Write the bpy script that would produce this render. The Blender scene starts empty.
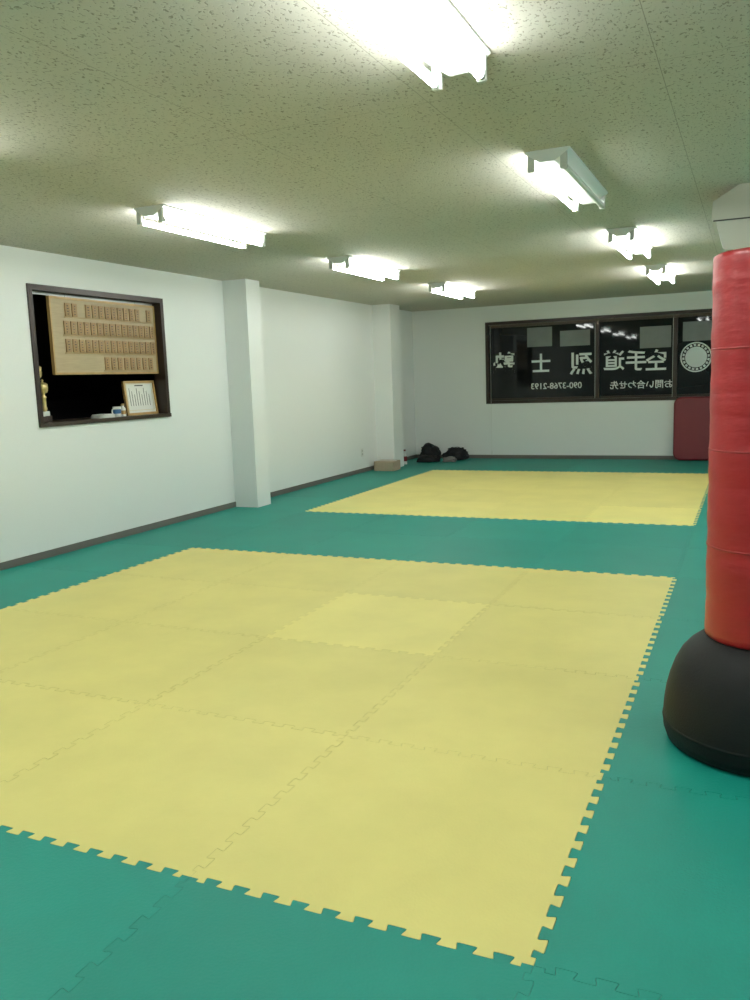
import bpy, math, random
from mathutils import Vector, Matrix
random.seed(4)
S=bpy.context.scene
H=1.375
CEIL=2.51
LX=-5.33; BY=13.54; RX=3.0; FY=-2.6

# ---------------- materials ----------------
def newmat(name):
    m=bpy.data.materials.new(name); m.use_nodes=True
    nt=m.node_tree; b=nt.nodes['Principled BSDF']
    return m,nt,b
def mat(name,col,rough=0.5,metal=0.0,bump=0.0,bscale=50,var=0.0,spec=0.5,stretch=None):
    m,nt,b=newmat(name)
    b.inputs['Base Color'].default_value=(*col,1)
    b.inputs['Roughness'].default_value=rough
    b.inputs['Metallic'].default_value=metal
    b.inputs['Specular IOR Level'].default_value=spec
    if bump or var:
        tc=nt.nodes.new('ShaderNodeTexCoord'); n=nt.nodes.new('ShaderNodeTexNoise')
        n.inputs['Scale'].default_value=bscale; n.inputs['Detail'].default_value=4
        src=tc.outputs['Object']
        if stretch:
            mp=nt.nodes.new('ShaderNodeMapping'); mp.inputs['Scale'].default_value=stretch
            nt.links.new(src,mp.inputs['Vector']); src=mp.outputs['Vector']
        nt.links.new(src,n.inputs['Vector'])
        if bump:
            bp=nt.nodes.new('ShaderNodeBump'); bp.inputs['Strength'].default_value=bump; bp.inputs['Distance'].default_value=0.01
            nt.links.new(n.outputs['Fac'],bp.inputs['Height']); nt.links.new(bp.outputs['Normal'],b.inputs['Normal'])
        if var:
            r=nt.nodes.new('ShaderNodeValToRGB')
            r.color_ramp.elements[0].position=0.3; r.color_ramp.elements[1].position=0.7
            r.color_ramp.elements[0].color=(*[c*(1-var) for c in col],1)
            r.color_ramp.elements[1].color=(*[min(1,c*(1+var)) for c in col],1)
            nt.links.new(n.outputs['Fac'],r.inputs['Fac']); nt.links.new(r.outputs['Color'],b.inputs['Base Color'])
    return m
def emit(name,col,st):
    m,nt,b=newmat(name)
    b.inputs['Base Color'].default_value=(.9,.9,.9,1)
    b.inputs['Emission Color'].default_value=(*col,1); b.inputs['Emission Strength'].default_value=st
    return m

M_wall=mat('wall_paint',(.79,.805,.79),.6,bump=.06,bscale=180,var=.015)
M_base=mat('baseboard_vinyl',(.13,.12,.105),.5,bump=.03)
M_brown=mat('dark_brown_aluminium',(.028,.016,.011),.35,metal=.2,bump=.02)
M_sub=mat('subfloor',(.03,.05,.04),.9,bump=.1)
M_tube=emit('fluorescent_tube_lit',(.95,1.0,.955),44)
M_tubeoff=mat('fluorescent_tube_unlit',(.8,.83,.8),.3)
M_fix=mat('fixture_white_enamel',(.80,.81,.79),.4,bump=.01)
M_sock=mat('lamp_holder_plastic',(.6,.61,.58),.45,bump=.01)
M_red=mat('red_vinyl',(.345,.011,.016),.36,bump=.9,bscale=3.2,stretch=(1,1,3.2))
M_redseam=mat('red_vinyl_tape',(.28,.010,.014),.42,bump=.2,bscale=20)
M_blackp=mat('black_plastic_base',(.006,.006,.0065),.55,bump=.12,bscale=160,spec=.3)
M_maroon=mat('maroon_leather',(.17,.010,.018),.45,bump=.1,bscale=15)
M_dark=mat('office_wall_baked_dark',(.012,.012,.013),.8,bump=.05)  # office gloom put into the wall colour, so room light leaves it black
M_board=mat('board_wood',(.42,.33,.20),.55,bump=.05,bscale=12,var=.08,stretch=(1,.6,9))
M_plate=mat('name_plate_wood',(.33,.20,.085),.5,bump=.03,bscale=14,var=.2,stretch=(1,8,1))
M_ink=mat('ink_black',(.03,.025,.02),.6,bump=.01)
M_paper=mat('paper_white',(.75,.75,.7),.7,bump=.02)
M_paperd=mat('paper_grey',(.18,.195,.19),.6,bump=.02,bscale=6,var=.08)  # dark grey, slightly mottled paper for the window notices
M_letter=mat('window_vinyl_lettering',(.66,.70,.68),.55,bump=.01)
M_gold=mat('trophy_gold',(.7,.55,.25),.3,metal=.6,bump=.01)
M_wood=mat('oak_frame',(.45,.28,.1),.4,bump=.03,bscale=15,var=.12)
M_card=mat('cardboard',(.42,.32,.23),.75,bump=.04,bscale=20,var=.05)
M_fabric=mat('black_fabric',(.008,.008,.010),.8,bump=.5,bscale=25)
M_grey=mat('grey_cloth',(.18,.17,.16),.85,bump=.4,bscale=25)
M_white=mat('white_plastic',(.7,.71,.67),.4,bump=.01)
M_ac=mat('ac_plastic',(.50,.49,.43),.45,bump=.01)
M_acd=mat('ac_vent_dark',(.05,.05,.045),.5,bump=.01)
M_blue=mat('blue_label',(.05,.16,.35),.4,bump=.01)
M_sill=mat('sill_wood',(.04,.025,.016),.35,bump=.03)
M_blind=mat('blind_brown',(.09,.065,.045),.5,bump=.03)
M_alu=mat('aluminium_seam',(.4,.42,.4),.35,metal=.6,bump=.01)

# glass at night
M_glass,nt,b=newmat('night_window_glass')
b.inputs['Roughness'].default_value=.03
b.inputs['IOR'].default_value=1.34
n=nt.nodes.new('ShaderNodeTexNoise'); n.inputs['Scale'].default_value=2
r=nt.nodes.new('ShaderNodeValToRGB'); r.color_ramp.elements[0].color=(.002,.003,.004,1); r.color_ramp.elements[1].color=(.010,.012,.013,1)
nt.links.new(n.outputs['Fac'],r.inputs['Fac']); nt.links.new(r.outputs['Color'],b.inputs['Base Color'])

# ceiling
M_ceil,nt,b=newmat('acoustic_ceiling_board')
N=nt.nodes.new; L=nt.links.new
tc=N('ShaderNodeTexCoord')
mp=N('ShaderNodeMapping'); mp.inputs['Scale'].default_value=(1,.62,1); L(tc.outputs['Object'],mp.inputs['Vector'])
n1=N('ShaderNodeTexNoise'); n1.inputs['Scale'].default_value=84; n1.inputs['Detail'].default_value=1.2; n1.inputs['Distortion'].default_value=.8
L(mp.outputs['Vector'],n1.inputs['Vector'])
r1=N('ShaderNodeValToRGB'); r1.color_ramp.elements[0].position=.59; r1.color_ramp.elements[1].position=.68
L(n1.outputs['Fac'],r1.inputs['Fac'])
sep=N('ShaderNodeSeparateXYZ'); L(tc.outputs['Object'],sep.inputs[0])
def seam(out,period,w,off):
    a=N('ShaderNodeMath'); a.operation='ADD'; a.inputs[1].default_value=off+100*period; L(out,a.inputs[0])
    m=N('ShaderNodeMath'); m.operation='MODULO'; m.inputs[1].default_value=period; L(a.outputs[0],m.inputs[0])
    c=N('ShaderNodeMath'); c.operation='LESS_THAN'; c.inputs[1].default_value=w; L(m.outputs[0],c.inputs[0])
    return c.outputs[0]
sx=seam(sep.outputs['X'],.91,.003,.35); sy=seam(sep.outputs['Y'],1.82,.003,.2)
mx=N('ShaderNodeMath'); mx.operation='MAXIMUM'; L(sx,mx.inputs[0]); L(sy,mx.inputs[1])
n2=N('ShaderNodeTexNoise'); n2.inputs['Scale'].default_value=1.2; L(tc.outputs['Object'],n2.inputs['Vector'])
rb=N('ShaderNodeValToRGB'); rb.color_ramp.elements[0].color=(.525,.49,.435,1); rb.color_ramp.elements[1].color=(.575,.54,.485,1)
L(n2.outputs['Fac'],rb.inputs['Fac'])
m1=N('ShaderNodeMixRGB'); L(r1.outputs['Color'],m1.inputs['Fac']); L(rb.outputs['Color'],m1.inputs[1]); m1.inputs[2].default_value=(.27,.25,.21,1)
m2=N('ShaderNodeMixRGB'); L(mx.outputs[0],m2.inputs['Fac']); L(m1.outputs[0],m2.inputs[1]); m2.inputs[2].default_value=(.30,.28,.24,1)
L(m2.outputs[0],b.inputs['Base Color']); b.inputs['Roughness'].default_value=.85
inv=N('ShaderNodeMath'); inv.operation='SUBTRACT'; inv.inputs[0].default_value=1; L(r1.outputs['Color'],inv.inputs[1])
bp=N('ShaderNodeBump'); bp.inputs['Strength'].default_value=.4; bp.inputs['Distance'].default_value=.004
L(inv.outputs[0],bp.inputs['Height']); L(bp.outputs['Normal'],b.inputs['Normal'])

def foam(name,col,rough):
    m,nt,b=newmat(name); N=nt.nodes.new; L=nt.links.new
    at=N('ShaderNodeAttribute'); at.attribute_name='tint'
    tc=N('ShaderNodeTexCoord')
    n=N('ShaderNodeTexNoise'); n.inputs['Scale'].default_value=2.3; n.inputs['Detail'].default_value=6; n.inputs['Roughness'].default_value=.6
    L(tc.outputs['Object'],n.inputs['Vector'])
    mr=N('ShaderNodeMapRange'); mr.inputs['From Min'].default_value=.3; mr.inputs['From Max'].default_value=.7
    mr.inputs['To Min'].default_value=.95; mr.inputs['To Max'].default_value=1.05; L(n.outputs['Fac'],mr.inputs['Value'])
    mu=N('ShaderNodeMath'); mu.operation='MULTIPLY'; L(mr.outputs[0],mu.inputs[0]); L(at.outputs['Fac'],mu.inputs[1])
    v=N('ShaderNodeVectorMath'); v.operation='SCALE'; v.inputs[0].default_value=col; L(mu.outputs[0],v.inputs['Scale'])
    L(v.outputs[0],b.inputs['Base Color'])
    b.inputs['Roughness'].default_value=rough; b.inputs['Specular IOR Level'].default_value=.35
    vo=N('ShaderNodeTexVoronoi'); vo.inputs['Scale'].default_value=110; L(tc.outputs['Object'],vo.inputs['Vector'])
    bp=N('ShaderNodeBump'); bp.inputs['Strength'].default_value=.25; bp.inputs['Distance'].default_value=.002
    L(vo.outputs['Distance'],bp.inputs['Height']); L(bp.outputs['Normal'],b.inputs['Normal'])
    return m
M_green=foam('green_eva_foam',(.006,.25,.20),.5)
M_yellow=foam('yellow_eva_foam',(.77,.68,.235),.5)

# ---------------- mesh builder ----------------
class MB:
    def __init__(s): s.v=[];s.f=[];s.mi=[];s.sm=[];s.mats=[]
    def m(s,mt):
        if mt not in s.mats: s.mats.append(mt)
        return s.mats.index(mt)
    def add(s,vs,fs,mt,smooth=False,xf=None):
        o=len(s.v); k=s.m(mt)
        for p in vs:
            p=Vector(p)
            if xf: p=xf@p
            s.v.append(p)
        for f in fs: s.f.append([i+o for i in f]); s.mi.append(k); s.sm.append(smooth)
    def box(s,x0,x1,y0,y1,z0,z1,mt,bev=0,xf=None):
        if bev<=0:
            vs=[(x,y,z) for x in(x0,x1) for y in(y0,y1) for z in(z0,z1)]
            s.add(vs,[(0,1,3,2),(4,6,7,5),(0,4,5,1),(2,3,7,6),(0,2,6,4),(1,5,7,3)],mt,False,xf); return
        import bmesh
        bm=bmesh.new(); bmesh.ops.create_cube(bm,size=1)
        for v in bm.verts:
            v.co=Vector(((x0+x1)/2+v.co.x*(x1-x0),(y0+y1)/2+v.co.y*(y1-y0),(z0+z1)/2+v.co.z*(z1-z0)))
        bmesh.ops.bevel(bm,geom=bm.edges[:],offset=bev,segments=4,profile=.5,affect='EDGES')
        bm.verts.index_update()
        s.add([v.co.copy() for v in bm.verts],[[v.index for v in f.verts] for f in bm.faces],mt,True,xf); bm.free()
    def lathe(s,cx,cy,prof,mt,seg=32,caps=True):
        vs=[];fs=[]
        for r,z in prof:
            for i in range(seg):
                a=2*math.pi*i/seg; vs.append((cx+r*math.cos(a),cy+r*math.sin(a),z))
        for j in range(len(prof)-1):
            for i in range(seg):
                k=(i+1)%seg; fs.append((j*seg+i,j*seg+k,(j+1)*seg+k,(j+1)*seg+i))
        s.add(vs,fs,mt,True)
        if caps:
            n=len(prof)
            s.add(vs[:seg],[tuple(reversed(range(seg)))],mt); s.add(vs[(n-1)*seg:],[tuple(range(seg))],mt)
    def cylY(s,x,z,y0,y1,r,mt,seg=14):
        vs=[]
        for y in(y0,y1):
            for i in range(seg):
                a=2*math.pi*i/seg; vs.append((x+r*math.cos(a),y,z+r*math.sin(a)))
        s.add(vs,[(i,(i+1)%seg,seg+(i+1)%seg,seg+i) for i in range(seg)],mt,True)
        s.add(vs,[tuple(range(seg)),tuple(range(2*seg-1,seg-1,-1))],mt)
    def prismY(s,prof,y0,y1,mt):
        n=len(prof); vs=[(x,y0,z) for x,z in prof]+[(x,y1,z) for x,z in prof]
        s.add(vs,[(i,(i+1)%n,n+(i+1)%n,n+i) for i in range(n)]+[tuple(range(n-1,-1,-1)),tuple(range(n,2*n))],mt)
    def rpad(s,hw,z0,z1,rad,th,mt,xf,bev=.02):
        def ring(ins,y):
            out=[]; r=max(.005,rad-ins)
            for (cx,cz,a0) in((hw-rad,z1-rad,0),(-hw+rad,z1-rad,90),(-hw+rad,z0+rad,180),(hw-rad,z0+rad,270)):
                for k in range(9):
                    a=math.radians(a0+90*k/8); out.append((cx+r*math.cos(a),y,cz+r*math.sin(a)))
            return out
        prof=[]
        for k in range(7):
            a=math.pi/2*k/6; prof.append((bev*(1-math.sin(a)),-th/2+bev*(1-math.cos(a))))
        prof=prof+[(i_,-y_) for i_,y_ in reversed(prof)]
        vs=[];n=36
        for i_,y_ in prof: vs+=ring(i_,y_)
        fs=[(j*n+i,j*n+(i+1)%n,(j+1)*n+(i+1)%n,(j+1)*n+i) for j in range(len(prof)-1) for i in range(n)]
        s.add(vs,fs,mt,True,xf)
        s.add(vs[:n],[tuple(range(n))],mt,False,xf); s.add(vs[-n:],[tuple(range(n))],mt,False,xf)
    def build(s,name,origin=None):
        me=bpy.data.meshes.new(name)
        o=Vector(origin) if origin else Vector((0,0,0))
        me.from_pydata([tuple(p-o) for p in s.v],[],s.f)
        for mt in s.mats: me.materials.append(mt)
        me.polygons.foreach_set('material_index',s.mi); me.polygons.foreach_set('use_smooth',s.sm)
        import bmesh
        bm=bmesh.new(); bm.from_mesh(me); bmesh.ops.recalc_face_normals(bm,faces=bm.faces[:]); bm.to_mesh(me); bm.free()
        me.update(); ob=bpy.data.objects.new(name,me); ob.location=o; S.collection.objects.link(ob); return ob

# ---------------- room shell ----------------
WT=.12; ZB=-.02
WY0,WY1,WZ0,WZ1=5.11,6.81,1.083,2.24
m=MB()
m.box(LX-WT,LX,FY-.1,WY0,ZB,CEIL,M_wall); m.box(LX-WT,LX,WY1,BY+.1,ZB,CEIL,M_wall)
m.box(LX-WT,LX,WY0,WY1,ZB,WZ0,M_wall); m.box(LX-WT,LX,WY0,WY1,WZ1,CEIL,M_wall)
m.build('wall_left')
BX0,BX1,BZ0,BZ1=-4.04,1.3,.915,2.25
m=MB()
m.box(LX-WT,BX0,BY,BY+WT,ZB,CEIL,M_wall); m.box(BX1,RX+WT,BY,BY+WT,ZB,CEIL,M_wall)
m.box(BX0,BX1,BY,BY+WT,ZB,BZ0,M_wall); m.box(BX0,BX1,BY,BY+WT,BZ1,CEIL,M_wall)
m.build('wall_back')
m=MB(); m.box(RX,RX+WT,FY-.1,BY+WT,ZB,CEIL,M_wall); m.build('wall_right')
m=MB(); m.box(LX-WT,RX+WT,FY-WT,FY,ZB,CEIL,M_wall); m.build('wall_front')
m=MB(); m.box(LX-WT,RX+WT,FY-WT,BY+WT,CEIL,CEIL+.05,M_ceil); m.build('ceiling')
m=MB(); m.box(LX-WT,RX+WT,FY-WT,BY+WT,ZB-.05,ZB,M_sub); m.build('floor')
PX=LX+.30
for i,(a,c) in enumerate([(7.88,8.16),(11.86,12.24)]):
    m=MB(); m.box(LX,PX,a,c,ZB,CEIL,M_wall); m.build('wall_pillar' if i==0 else 'wall_pillar.001')
m=MB()
for a,c in [(FY,7.88),(8.16,11.86),(12.24,BY)]: m.box(LX,LX+.01,a,c,0,.06,M_base)
m.build('baseboard_left')
m=MB(); m.box(LX+.01,RX,BY-.01,BY,0,.06,M_base); m.build('baseboard_back')
m=MB(); m.box(RX-.01,RX,FY,BY-.01,0,.06,M_base); m.build('baseboard_right')

# ---------------- puzzle mats ----------------
X0=-.43; Y0=1.755; PW=.983
xs=[LX+.003]+[X0+(i-4)*PW for i in range(0,8)]
xs.append(RX-.003)
ys=[FY+.003]+[Y0-4+j for j in range(0,16)]; ys=[y for y in ys if y<BY-.3]; ys.append(BY-.003)
D=.0135
def edge(Ln,border):
    if border: return [(0,0),(Ln,0)]
    mg=.028; n=max(1,round((Ln-2*mg)/.094)); p=(Ln-2*mg)/n
    cor=[(mg,-D)]
    for k in range(n):
        b0=mg+k*p
        cor+= [(b0+.30*p,-D),(b0+.21*p,D),(b0+.79*p,D),(b0+.70*p,-D)]
    cor.append((Ln-mg,-D))
    pts=[(0,0),(mg,0),cor[0]]
    for i in range(1,len(cor)-1):
        a,c,e=Vector(cor[i-1]),Vector(cor[i]),Vector(cor[i+1])
        d1=(a-c).normalized()*min(.007,(a-c).length*.38); d2=(e-c).normalized()*min(.007,(e-c).length*.38)
        pts.append(tuple(c+d1)); pts.append(tuple(c*.65+(c+d1)*.175+(c+d2)*.175)); pts.append(tuple(c+d2))
    pts+= [cor[-1],(Ln-mg,0),(Ln,0)]
    return pts
def tile(i,j):
    x0,x1,y0,y1=xs[i],xs[i+1],ys[j],ys[j+1]
    bx0=i==0; bx1=i==len(xs)-2; by0=j==0; by1=j==len(ys)-2
    P=[]
    P+=[(x0+t,y0+o) for t,o in edge(x1-x0,by0)][:-1]
    P+=[(x1+o,y0+t) for t,o in edge(y1-y0,bx1)][:-1]
    P+=[(x0+t,y1+o) for t,o in reversed(edge(x1-x0,by1))][:-1]
    P+=[(x0+o,y0+t) for t,o in reversed(edge(y1-y0,bx0))][:-1]
    n=len(P); Q=[]
    g=random.uniform(.0004,.0012)
    for k in range(n):
        a=Vector(P[k-1]); c=Vector(P[k]); e=Vector(P[(k+1)%n])
        d=((c-a).normalized()+(e-c).normalized())
        if d.length<1e-6: d=(c-a)
        d.normalize(); Q.append((c.x-d.y*g,c.y+d.x*g))
    return Q
def is_yel(i,j):
    cy=(ys[j]+ys[j+1])/2
    if 1<=i<=4:
        if 1.755<cy<5.755: return 1
        if 7.755<cy<11.755: return 2
    return 0
groups={0:[],1:[],2:[]}
for i in range(len(xs)-1):
    for j in range(len(ys)-1): groups[is_yel(i,j)].append((i,j))
for g,name in [(0,'green_puzzle_floor_mat'),(1,'yellow_puzzle_floor_mat'),(2,'yellow_puzzle_floor_mat.001')]:
    V=[];F=[];T=[]
    for i,j in groups[g]:
        Q=tile(i,j); o=len(V); n=len(Q)
        V+=[(x,y,0) for x,y in Q]+[(x,y,-.0195) for x,y in Q]
        t=random.uniform(.94,1.06)
        cy=(ys[j]+ys[j+1])/2
        if g==1:
            t=random.uniform(.955,1.0)
            if i==3 and abs(cy-4.255)<.1: t=1.08
            if cy<2.755: t=random.uniform(1.0,1.05)
        if g==2:
            t=random.uniform(1.02,1.07)
            if i==4 and abs(cy-8.255)<.1: t=1.14
        F.append(list(range(o,o+n))); T.append(t)
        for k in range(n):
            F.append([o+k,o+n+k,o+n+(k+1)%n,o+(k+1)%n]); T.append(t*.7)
    me=bpy.data.meshes.new(name); me.from_pydata(V,[],F)
    at=me.attributes.new('tint','FLOAT','FACE'); at.data.foreach_set('value',T)
    me.materials.append(M_green if g==0 else M_yellow); me.update()
    ob=bpy.data.objects.new(name,me); S.collection.objects.link(ob)

# ---------------- fluorescent fixtures ----------------
def fixture(cx,cy,name,off=()):
    m=MB(); h=.615; z=CEIL
    prof=[(cx-.115,z),(cx-.115,z-.010),(cx-.040,z-.060),(cx+.040,z-.060),(cx+.115,z-.010),(cx+.115,z)]
    m.prismY(prof,cy-h,cy+h,M_fix)
    for sgn in(-1,1):
        tx=cx+sgn*.084
        for e in(-1,1):
            y=cy+e*(h-.012)
            m.box(tx-.018,tx+.018,y-.011,y+.011,z-.104,z-.012,M_sock,bev=.005)
            ya=y-e*.011; m.cylY(tx,z-.086,min(ya,ya-e*.02),max(ya,ya-e*.02),.0155,M_alu)
        m.cylY(tx,z-.086,cy-h+.043,cy+h-.043,.016,M_tubeoff if sgn in off else M_tube)
    for yy in(-.2,.2): m.box(cx-.012,cx+.012,cy+yy-.012,cy+yy+.012,z-.072,z-.059,M_sock,bev=.003)
    return m.build(name,(cx,cy,z))
k=0
for cx in(-3.50,-.985,1.53):
    for cy in(-.3,2.42,5.05,7.72,10.36):
        if cx<-3: cyy=cy-.03
        else: cyy=cy
        fixture(cx,cyy,'fluorescent_ceiling_light'+('' if k==0 else '.%03d'%k),off=(1,) if (abs(cx+.985)<.01 and cy==5.05) else ())
        k+=1

# ---------------- back window ----------------
m=MB()
F=.05; y0=BY-.015; y1=BY+WT
m.box(BX0,BX1,y0,y1,BZ1-F,BZ1,M_brown); m.box(BX0,BX1,y0,y1,BZ0,BZ0+F,M_brown)
m.box(BX0,BX0+F,y0,y1,BZ0+F,BZ1-F,M_brown); m.box(BX1-F,BX1,y0,y1,BZ0+F,BZ1-F,M_brown)
mull=[-2.23,-1.07,.1]
for x in mull: m.box(x-.03,x+.03,BY+.01,y1,BZ0+F,BZ1-F,M_brown)
for x in mull: m.box(x-.036,x-.030,BY+.012,BY+.03,BZ0+F,BZ1-F,M_alu)
edges=[BX0+F]+mull+[BX1-F]
for a,c in zip(edges[:-1],edges[1:]):
    m.box(a+.02,c-.02,BY+.055,BY+.08,BZ0+F,BZ0+F+.035,M_brown); m.box(a+.02,c-.02,BY+.055,BY+.08,BZ1-F-.035,BZ1-F,M_brown)
m.box(BX0+F,BX1-F,BY+.075,BY+.082,BZ0+F,BZ1-F,M_glass)
win=m.build('window_1',(0,BY,0))
def text(body,x,z,size,sx=1.0,off=.012):
    c=bpy.data.curves.new('window_lettering','FONT'); c.body=body; c.size=size; c.extrude=.001; c.align_x='CENTER'; c.align_y='CENTER'; c.offset=off*size
    c.materials.append(M_letter)
    o=bpy.data.objects.new('window_lettering',c); S.collection.objects.link(o)
    o.rotation_euler=(math.pi/2,0,0); o.scale=(-sx,1,1); o.parent=win; o.location=(x,.067,z)
    return o
def bx(u,v):  # survey helper: measured sight line -> wall coordinates in metres
    a=u-375;b_=v-500
    X=.9120*a+.0273*b_-340.2; Y=.4088*a-.1442*b_+748.8; Dn=.0345*a+.9892*b_+118.7
    s=(BY+.07)/Y; return X*s, H-Dn*s
for ch,u,v,sz in [('塾',504,365,.38),('士',541,365,.33),('烈',581,365,.37),('道',614,362,.33),('手',636,362,.33),('空',656,362,.34)]:
    x,z=bx(u,v); text(ch,x,z,sz,off=.016)
x,z=bx(556,386); text('090-3768-2193',x,z,.135,off=.012)
x,z=bx(641,385); text('お問い合わせ先',x,z,.135,off=.012)
x,z=bx(696,357)
m=MB()
def ringm(x,z,R0,R1,a0=0,a1=2*math.pi,seg=40):
    vs=[];fs=[]
    for i in range(seg+1):
        a=a0+(a1-a0)*i/seg
        vs+=[(x+R0*math.cos(a),BY+.068,z+R0*math.sin(a)),(x+R1*math.cos(a),BY+.068,z+R1*math.sin(a))]
    for i in range(seg): fs.append((2*i,2*i+2,2*i+3,2*i+1))
    m.add(vs,fs,M_letter)
ringm(x,z,.225,.205); ringm(x,z,.155,.0)
for q in range(20): ringm(x,z,.195,.165,q*math.pi/10,q*math.pi/10+.2,3)
e=m.build('window_emblem',(0,BY,0)); e.parent=win; e.location=(0,0,0)
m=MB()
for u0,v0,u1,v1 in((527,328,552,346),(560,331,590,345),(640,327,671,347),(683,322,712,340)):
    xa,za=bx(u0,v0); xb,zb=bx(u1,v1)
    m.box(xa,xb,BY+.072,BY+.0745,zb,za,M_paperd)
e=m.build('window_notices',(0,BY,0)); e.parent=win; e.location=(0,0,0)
m=MB()
m.box(BX0+.06,BX1-.06,BY+.002,BY+.009,BZ1-.075,BZ1-.052,M_blind)
for i in range(4): m.box(BX0+.07,BX1-.07,BY+.001,BY+.009,BZ1-.083-i*.006,BZ1-.079-i*.006,M_blind)
m.box(BX0+.085,BX0+.089,BY-.022,BY-.018,.1,BZ1-.06,M_white)
m.box(BX0+.08,BX0+.094,BY-.027,BY-.013,.06,.12,M_white)
m.box(BX0+.08,BX0+.096,BY-.022,BY+.004,BZ1-.075,BZ1-.06,M_blind)
e=m.build('venetian_blind',(0,BY,0)); e.parent=win; e.location=(0,0,0)

# ---------------- office window on left wall ----------------
m=MB(); F=.045; x0=LX-WT; x1=LX+.015
m.box(x0,x1,WY0,WY1,WZ1-F,WZ1,M_brown); m.box(x0-.3,x1+.01,WY0,WY1,WZ0,WZ0+.035,M_sill)
m.box(x0,x1,WY0,WY0+F,WZ0+.035,WZ1-F,M_brown); m.box(x0,x1,WY1-F,WY1,WZ0+.035,WZ1-F,M_brown)
m.box(x0+.015,x0+.035,WY0+F,WY1-F,WZ1-F-.02,WZ1-F,M_alu)
m.build('window_2',(LX,6,1.6))
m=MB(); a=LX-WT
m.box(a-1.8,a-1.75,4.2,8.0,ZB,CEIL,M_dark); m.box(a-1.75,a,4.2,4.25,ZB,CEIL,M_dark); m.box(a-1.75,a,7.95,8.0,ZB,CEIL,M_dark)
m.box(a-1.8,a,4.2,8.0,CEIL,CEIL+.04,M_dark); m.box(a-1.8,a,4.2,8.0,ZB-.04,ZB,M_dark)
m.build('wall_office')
SZ=WZ0+.035
m=MB(); bx0=LX-.085; bx1=LX-.062; Ya,Yb,Za,Zb=5.40,6.755,1.518,2.165
m.box(bx0,bx1,Ya,Yb,Za,Zb,M_board)
for (a,b_,c,d) in((Ya,Yb,Zb-.015,Zb+.005),(Ya,Yb,Za-.005,Za+.012),(Ya-.003,Ya+.012,Za,Zb),(Yb-.012,Yb+.003,Za,Zb)): m.box(bx0-.003,bx1+.006,a,b_,c,d,M_wood)
for y in(5.6,6.5): m.box(bx0+.008,bx0+.014,y-.003,y+.003,Zb,WZ1-F,M_alu)
rows=[(.145,.93,14,.845),(.125,.955,15,.61),(.13,.955,15,.375),(.47,.92,8,.14)]
for f0,f1,n_,fz in rows:
    zr=Za+(Zb-Za)*fz-.062
    m.box(bx1,bx1+.014,Ya+(Yb-Ya)*(f0-.03),Ya+(Yb-Ya)*(f1+.03),zr-.004,zr,M_wood)
    for k in range(n_):
        y=Ya+(Yb-Ya)*(f0+(f1-f0)*k/(n_-1)); z=Za+(Zb-Za)*fz
        if n_==14 and k in(2,12): continue
        w=.0285; h=.056
        m.box(bx1,bx1+.012,y-w,y+w,z-h,z+h,M_plate,bev=.002)
        for q in range(4):
            m.box(bx1+.012,bx1+.0126,y-.008+random.uniform(-.003,.003),y+.008+random.uniform(-.003,.003),z+.04-q*.023-.012,z+.04-q*.023-.003,M_ink)
m.build('name_plate_board',(LX,6,1.85))
m=MB(); T=Matrix.Translation((LX-.10,6.53,SZ))@Matrix.Rotation(math.radians(-6),4,'Y')
w,h=.225,.33
m.box(-.01,0,-w,w,0,h,M_paper,xf=T)
for a,b_,c,d in((-w,w,h-.022,h),(-w,w,0,.022),(-w,-w+.022,0,h),(w-.022,w,0,h)): m.box(-.014,.012,a,b_,c,d,M_wood,xf=T)
for q in range(9): m.box(0,.0012,-.15+q*.035,-.145+q*.035,.09,.09+.17-(q%3)*.03,M_ink,xf=T)
m.box(0,.0012,-.06,.06,.28,.29,M_ink,xf=T)
for a,b_,c,d in((-.185,.185,.045,.048),(-.185,.185,.300,.303),(-.185,-.182,.045,.303),(.182,.185,.045,.303)): m.box(0,.001,a,b_,c,d,M_gold,xf=T)
m.box(-.07,-.014,-.02,.02,0,.012,M_wood,xf=T)
m.build('framed_certificate',(LX-.1,6.53,SZ))
m=MB(); cx,cy=LX-.07,6.13
m.lathe(cx,cy,[(.032,SZ),(.038,SZ+.01),(.038,SZ+.095),(.034,SZ+.095),(.033,SZ+.02)],M_white,24)
m.lathe(cx,cy,[(.0385,SZ+.03),(.0385,SZ+.07)],M_blue,24,caps=False)
for q in range(8):
    a=math.pi*q/7; m.box(cx-.004,cx+.004,cy-.038-.028*math.sin(a)-.004,cy-.038-.028*math.sin(a)+.006,SZ+.05+.028*math.cos(a)-.006,SZ+.05+.028*math.cos(a)+.006,M_white)
m.build('coffee_mug',(cx,cy,SZ))
m=MB(); cx,cy=LX-.09,6.235
m.lathe(cx,cy,[(.026,SZ),(.028,SZ+.005),(.028,SZ+.07),(.014,SZ+.09),(.014,SZ+.1)],M_white,20)
m.lathe(cx,cy,[(.0165,SZ+.1),(.0165,SZ+.118)],M_wood,16); m.lathe(cx,cy,[(.0285,SZ+.02),(.0285,SZ+.055)],M_wood,20,caps=False)
m.build('glue_bottle',(cx,cy,SZ))
m=MB()
for q in range(5): 
    T=Matrix.Translation((LX-.08,5.95,SZ+.007*q))@Matrix.Rotation(.12*q-.2,4,'Z'); m.box(-.06,.06,-.09,.09,0,.0068,M_paper if q%2 else M_white,xf=T)
m.build('paper_stack',(LX-.08,5.95,SZ))
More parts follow.
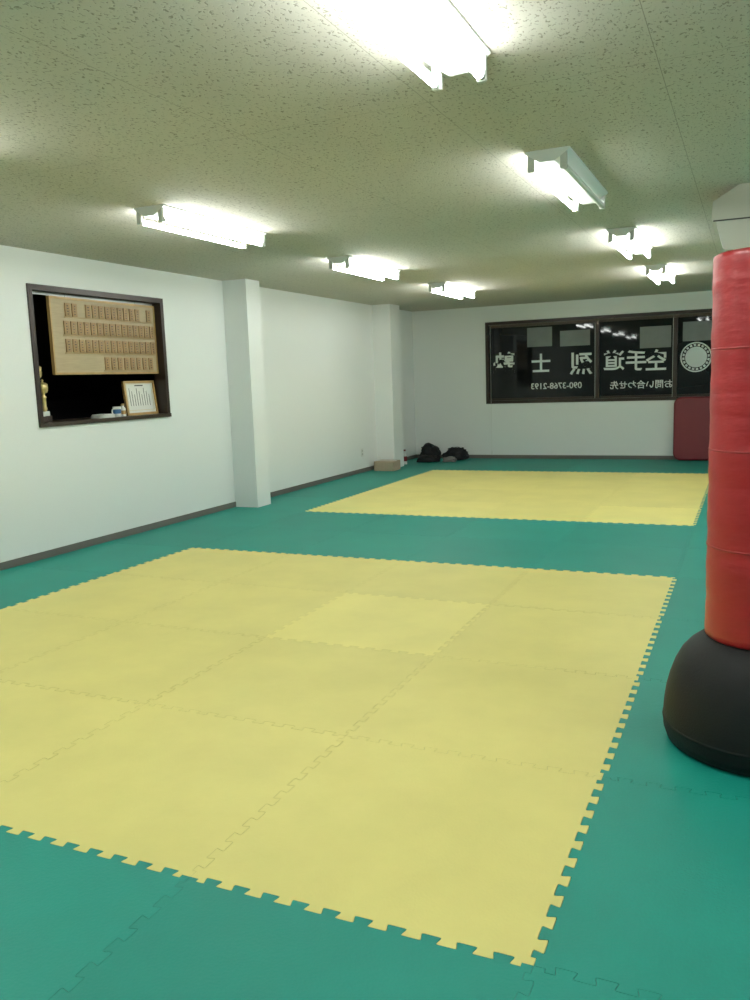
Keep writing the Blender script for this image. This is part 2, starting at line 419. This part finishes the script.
for q,(cx,cy,hh) in enumerate([(LX-.09,5.225,.52),(LX-.16,5.345,.36)]):
    m=MB(); r=.04
    m.box(cx-r,cx+r,cy-r,cy+r,SZ,SZ+.05,M_sill,bev=.004); m.box(cx-r*.7,cx+r*.7,cy-r*.7,cy+r*.7,SZ+.05,SZ+.09,M_white,bev=.003)
    m.lathe(cx,cy,[(.016,SZ+.09),(.024,SZ+.11),(.018,SZ+.13),(.018,SZ+hh*.55),(.026,SZ+hh*.58),(.012,SZ+hh*.62),(.014,SZ+hh*.66),(.035,SZ+hh*.76),(.042,SZ+hh*.88),(.036,SZ+hh*.89),(.02,SZ+hh*.72)],M_gold,20)
    m.lathe(cx,cy,[(.03,SZ+hh*.885),(.012,SZ+hh*.93),(.004,SZ+hh*.95),(.012,SZ+hh*.97),(.004,SZ+hh)],M_gold,16)
    for s_ in(-1,1):
        for t in range(7):
            a=math.pi*t/6; m.box(cx-.003,cx+.003,cy+s_*(.032+.018*math.sin(a))-.004,cy+s_*(.032+.018*math.sin(a))+.004,SZ+hh*.8+.035*math.cos(a)-.008,SZ+hh*.8+.035*math.cos(a)+.008,M_gold)
    m.build('trophy_cup' if q==0 else 'trophy_cup.001',(cx,cy,SZ))

# ---------------- punching bag ----------------
BCX,BCY=.060,3.225
m=MB()
m.lathe(BCX,BCY,[(.305,0),(.322,.01),(.334,.045),(.336,.09),(.333,.14),(.326,.19),(.314,.24),(.297,.29),(.274,.335),(.246,.368),(.222,.387),(.205,.400),(.188,.406)],M_blackp,64)
m.lathe(BCX,BCY,[(.335,.075),(.338,.08),(.338,.086),(.335,.091)],M_blackp,64,caps=False)
prof=[(.172,.398),(.189,.408)]
nz=60
for i in range(nz+1):
    z=.414+(1.742-.414)*i/nz
    prof.append((.194+.0012*math.sin(z*31)+.0008*math.sin(z*77),z))
prof+=[(.192,1.756),(.182,1.762),(.10,1.766),(.001,1.767)]
m.lathe(BCX,BCY,prof,M_red,72)
for z in(.745,1.09,1.44):
    m.lathe(BCX,BCY,[(.1945,z-.004),(.1962,z-.003),(.1962,z+.003),(.1945,z+.004)],M_redseam,64,caps=False)
T=Matrix.Translation((BCX,BCY,0))@Matrix.Rotation(math.radians(60),4,'Z')
m.box(.190,.1965,-.012,.012,.42,1.74,M_redseam,xf=T)
m.build('freestanding_punching_bag',(BCX,BCY,0))

# ---------------- ceiling AC ----------------
m=MB()
prof=[(-.10,CEIL),(-.255,CEIL-.09),(-.262,CEIL-.20),(-.235,CEIL-.215),(-.19,CEIL-.38),(-.17,CEIL-.395),(1.17,CEIL-.395),(1.19,CEIL-.38),(1.235,CEIL-.215),(1.262,CEIL-.20),(1.255,CEIL-.09),(1.10,CEIL)]
m.prismY(prof,5.9,6.55,M_ac)
m.box(-.25,1.25,5.893,5.9,CEIL-.214,CEIL-.206,M_acd)
for q in range(3): m.box(.05,.95,5.892,5.9,CEIL-.25-q*.028,CEIL-.243-q*.028,M_acd)
m.box(-.05,1.05,6.0,6.3,CEIL-.399,CEIL-.395,M_acd)
m.build('ceiling_air_conditioner',(.5,6.2,CEIL))

# ---------------- red kick pad by the back wall ----------------
m=MB(); T=Matrix.Translation((-.68,BY-.145,0.006))@Matrix.Rotation(math.radians(-3.2),4,'X')
m.rpad(.385,0,.955,.11,.11,M_maroon,T,.03)
m.rpad(.387,-.002,.957,.112,.012,M_redseam,T,.004)
for sx_ in(-.13,.13): m.box(sx_-.02,sx_+.02,.055,.062,.3,.65,M_ink,bev=.002,xf=T)
m.build('kick_shield_pad',(-.7,BY-.14,0))

# ---------------- clutter in the corner ----------------
m=MB(); a0,a1,c0,c1=LX+.10,LX+.42,11.52,11.80
m.box(a0,a1,c0,c1,0,.008,M_card)
m.box(a0,a0+.006,c0,c1,.008,.14,M_card); m.box(a1-.006,a1,c0,c1,.008,.14,M_card)
m.box(a0,a1,c0,c0+.006,.008,.14,M_card); m.box(a0,a1,c1-.006,c1,.008,.14,M_card)
m.box(a0,a1,c0,(c0+c1)/2-.002,.14,.144,M_card); m.box(a0,a1,(c0+c1)/2+.002,c1,.14,.144,M_card)
m.box(a0,a1,(c0+c1)/2-.025,(c0+c1)/2+.025,.144,.1452,M_white)
m.build('cardboard_box',(a0,c0,0))
import bmesh
from mathutils import noise
def bag(name,cx,cy,sx,sy,sz,seed,handles=True,mt=None):
    mt=mt or M_fabric
    bm=bmesh.new(); bmesh.ops.create_icosphere(bm,subdivisions=4,radius=1)
    for v in bm.verts:
        p=v.co.copy(); f=1+.38*noise.noise(p*1.6+Vector((seed,0,0)))+.2*noise.noise(p*4+Vector((0,seed,0)))
        q=Vector((abs(p.x)**.75*math.copysign(1,p.x),abs(p.y)**.75*math.copysign(1,p.y),abs(p.z)**.85*math.copysign(1,p.z)))*f
        z=max(0.0,(q.z+.75)/1.75)
        v.co=Vector((cx+q.x*sx,cy+q.y*sy,z*sz))
    m=MB(); bm.verts.index_update(); m.add([v.co.copy() for v in bm.verts],[[v.index for v in f.verts] for f in bm.faces],mt,True); bm.free()
    if handles:
        for yy in(-.05,.05):
            pts=[]
            for t in range(13):
                a=math.pi*t/12; pts.append(Vector((cx+.45*sx*math.cos(a),cy+yy,sz*.8+.05*math.sin(a))))
            for p,q in zip(pts[:-1],pts[1:]):
                mid=(p+q)/2; d=q-p; ang=math.atan2(d.z,d.x)
                T=Matrix.Translation(mid)@Matrix.Rotation(-ang,4,'Y'); m.box(-d.length/2-.002,d.length/2+.002,-.012,.012,-.003,.003,mt,xf=T)
    return m.build(name,(cx,cy,0))
bag('black_sports_bag',-4.96,13.24,.17,.11,.26,1.3)
bag('black_sports_bag.001',-4.50,13.27,.18,.10,.20,5.1)
bag('crumpled_jacket',-4.86,12.87,.17,.11,.12,9.4,False)
bag('crumpled_towel',-4.50,12.92,.11,.08,.08,3.3,False,M_grey)
m=MB(); m.lathe(-5.12,12.50,[(.035,0),(.037,.01),(.037,.16),(.016,.2),(.016,.215)],M_white,20); m.lathe(-5.12,12.50,[(.0375,.05),(.0375,.13)],M_maroon,20,caps=False)
m.lathe(-5.12,12.50,[(.02,.215),(.02,.24)],M_maroon,16); m.build('spray_bottle',(-5.12,12.50,0))
m=MB(); m.box(LX,LX+.008,11.28,11.35,.24,.36,M_white,bev=.003)
for zz in(.275,.325):
    m.box(LX+.008,LX+.0088,11.30,11.305,zz-.012,zz+.012,M_ink); m.box(LX+.008,LX+.0088,11.325,11.33,zz-.012,zz+.012,M_ink)
m.build('wall_outlet',(LX,11.3,.3))

# ---------------- world, camera ----------------
w=bpy.data.worlds.new('night'); S.world=w; w.use_nodes=True
w.node_tree.nodes['Background'].inputs[0].default_value=(.01,.012,.015,1); w.node_tree.nodes['Background'].inputs[1].default_value=.3
cam=bpy.data.cameras.new('camera'); co=bpy.data.objects.new('camera',cam); S.collection.objects.link(co)
cam.sensor_fit='VERTICAL'; cam.sensor_height=24; cam.lens=.831*24; cam.clip_start=.02
R=Vector((.9120,.4088,-.0345)).normalized(); Bk=Vector((.4094,-.9011,.1428)).normalized(); U=Bk.cross(R).normalized(); R=U.cross(Bk)
co.matrix_world=Matrix(((R.x,U.x,Bk.x,0),(R.y,U.y,Bk.y,0),(R.z,U.z,Bk.z,H),(0,0,0,1)))
S.camera=co
S.view_settings.view_transform='Standard'
S.view_settings.exposure=.08
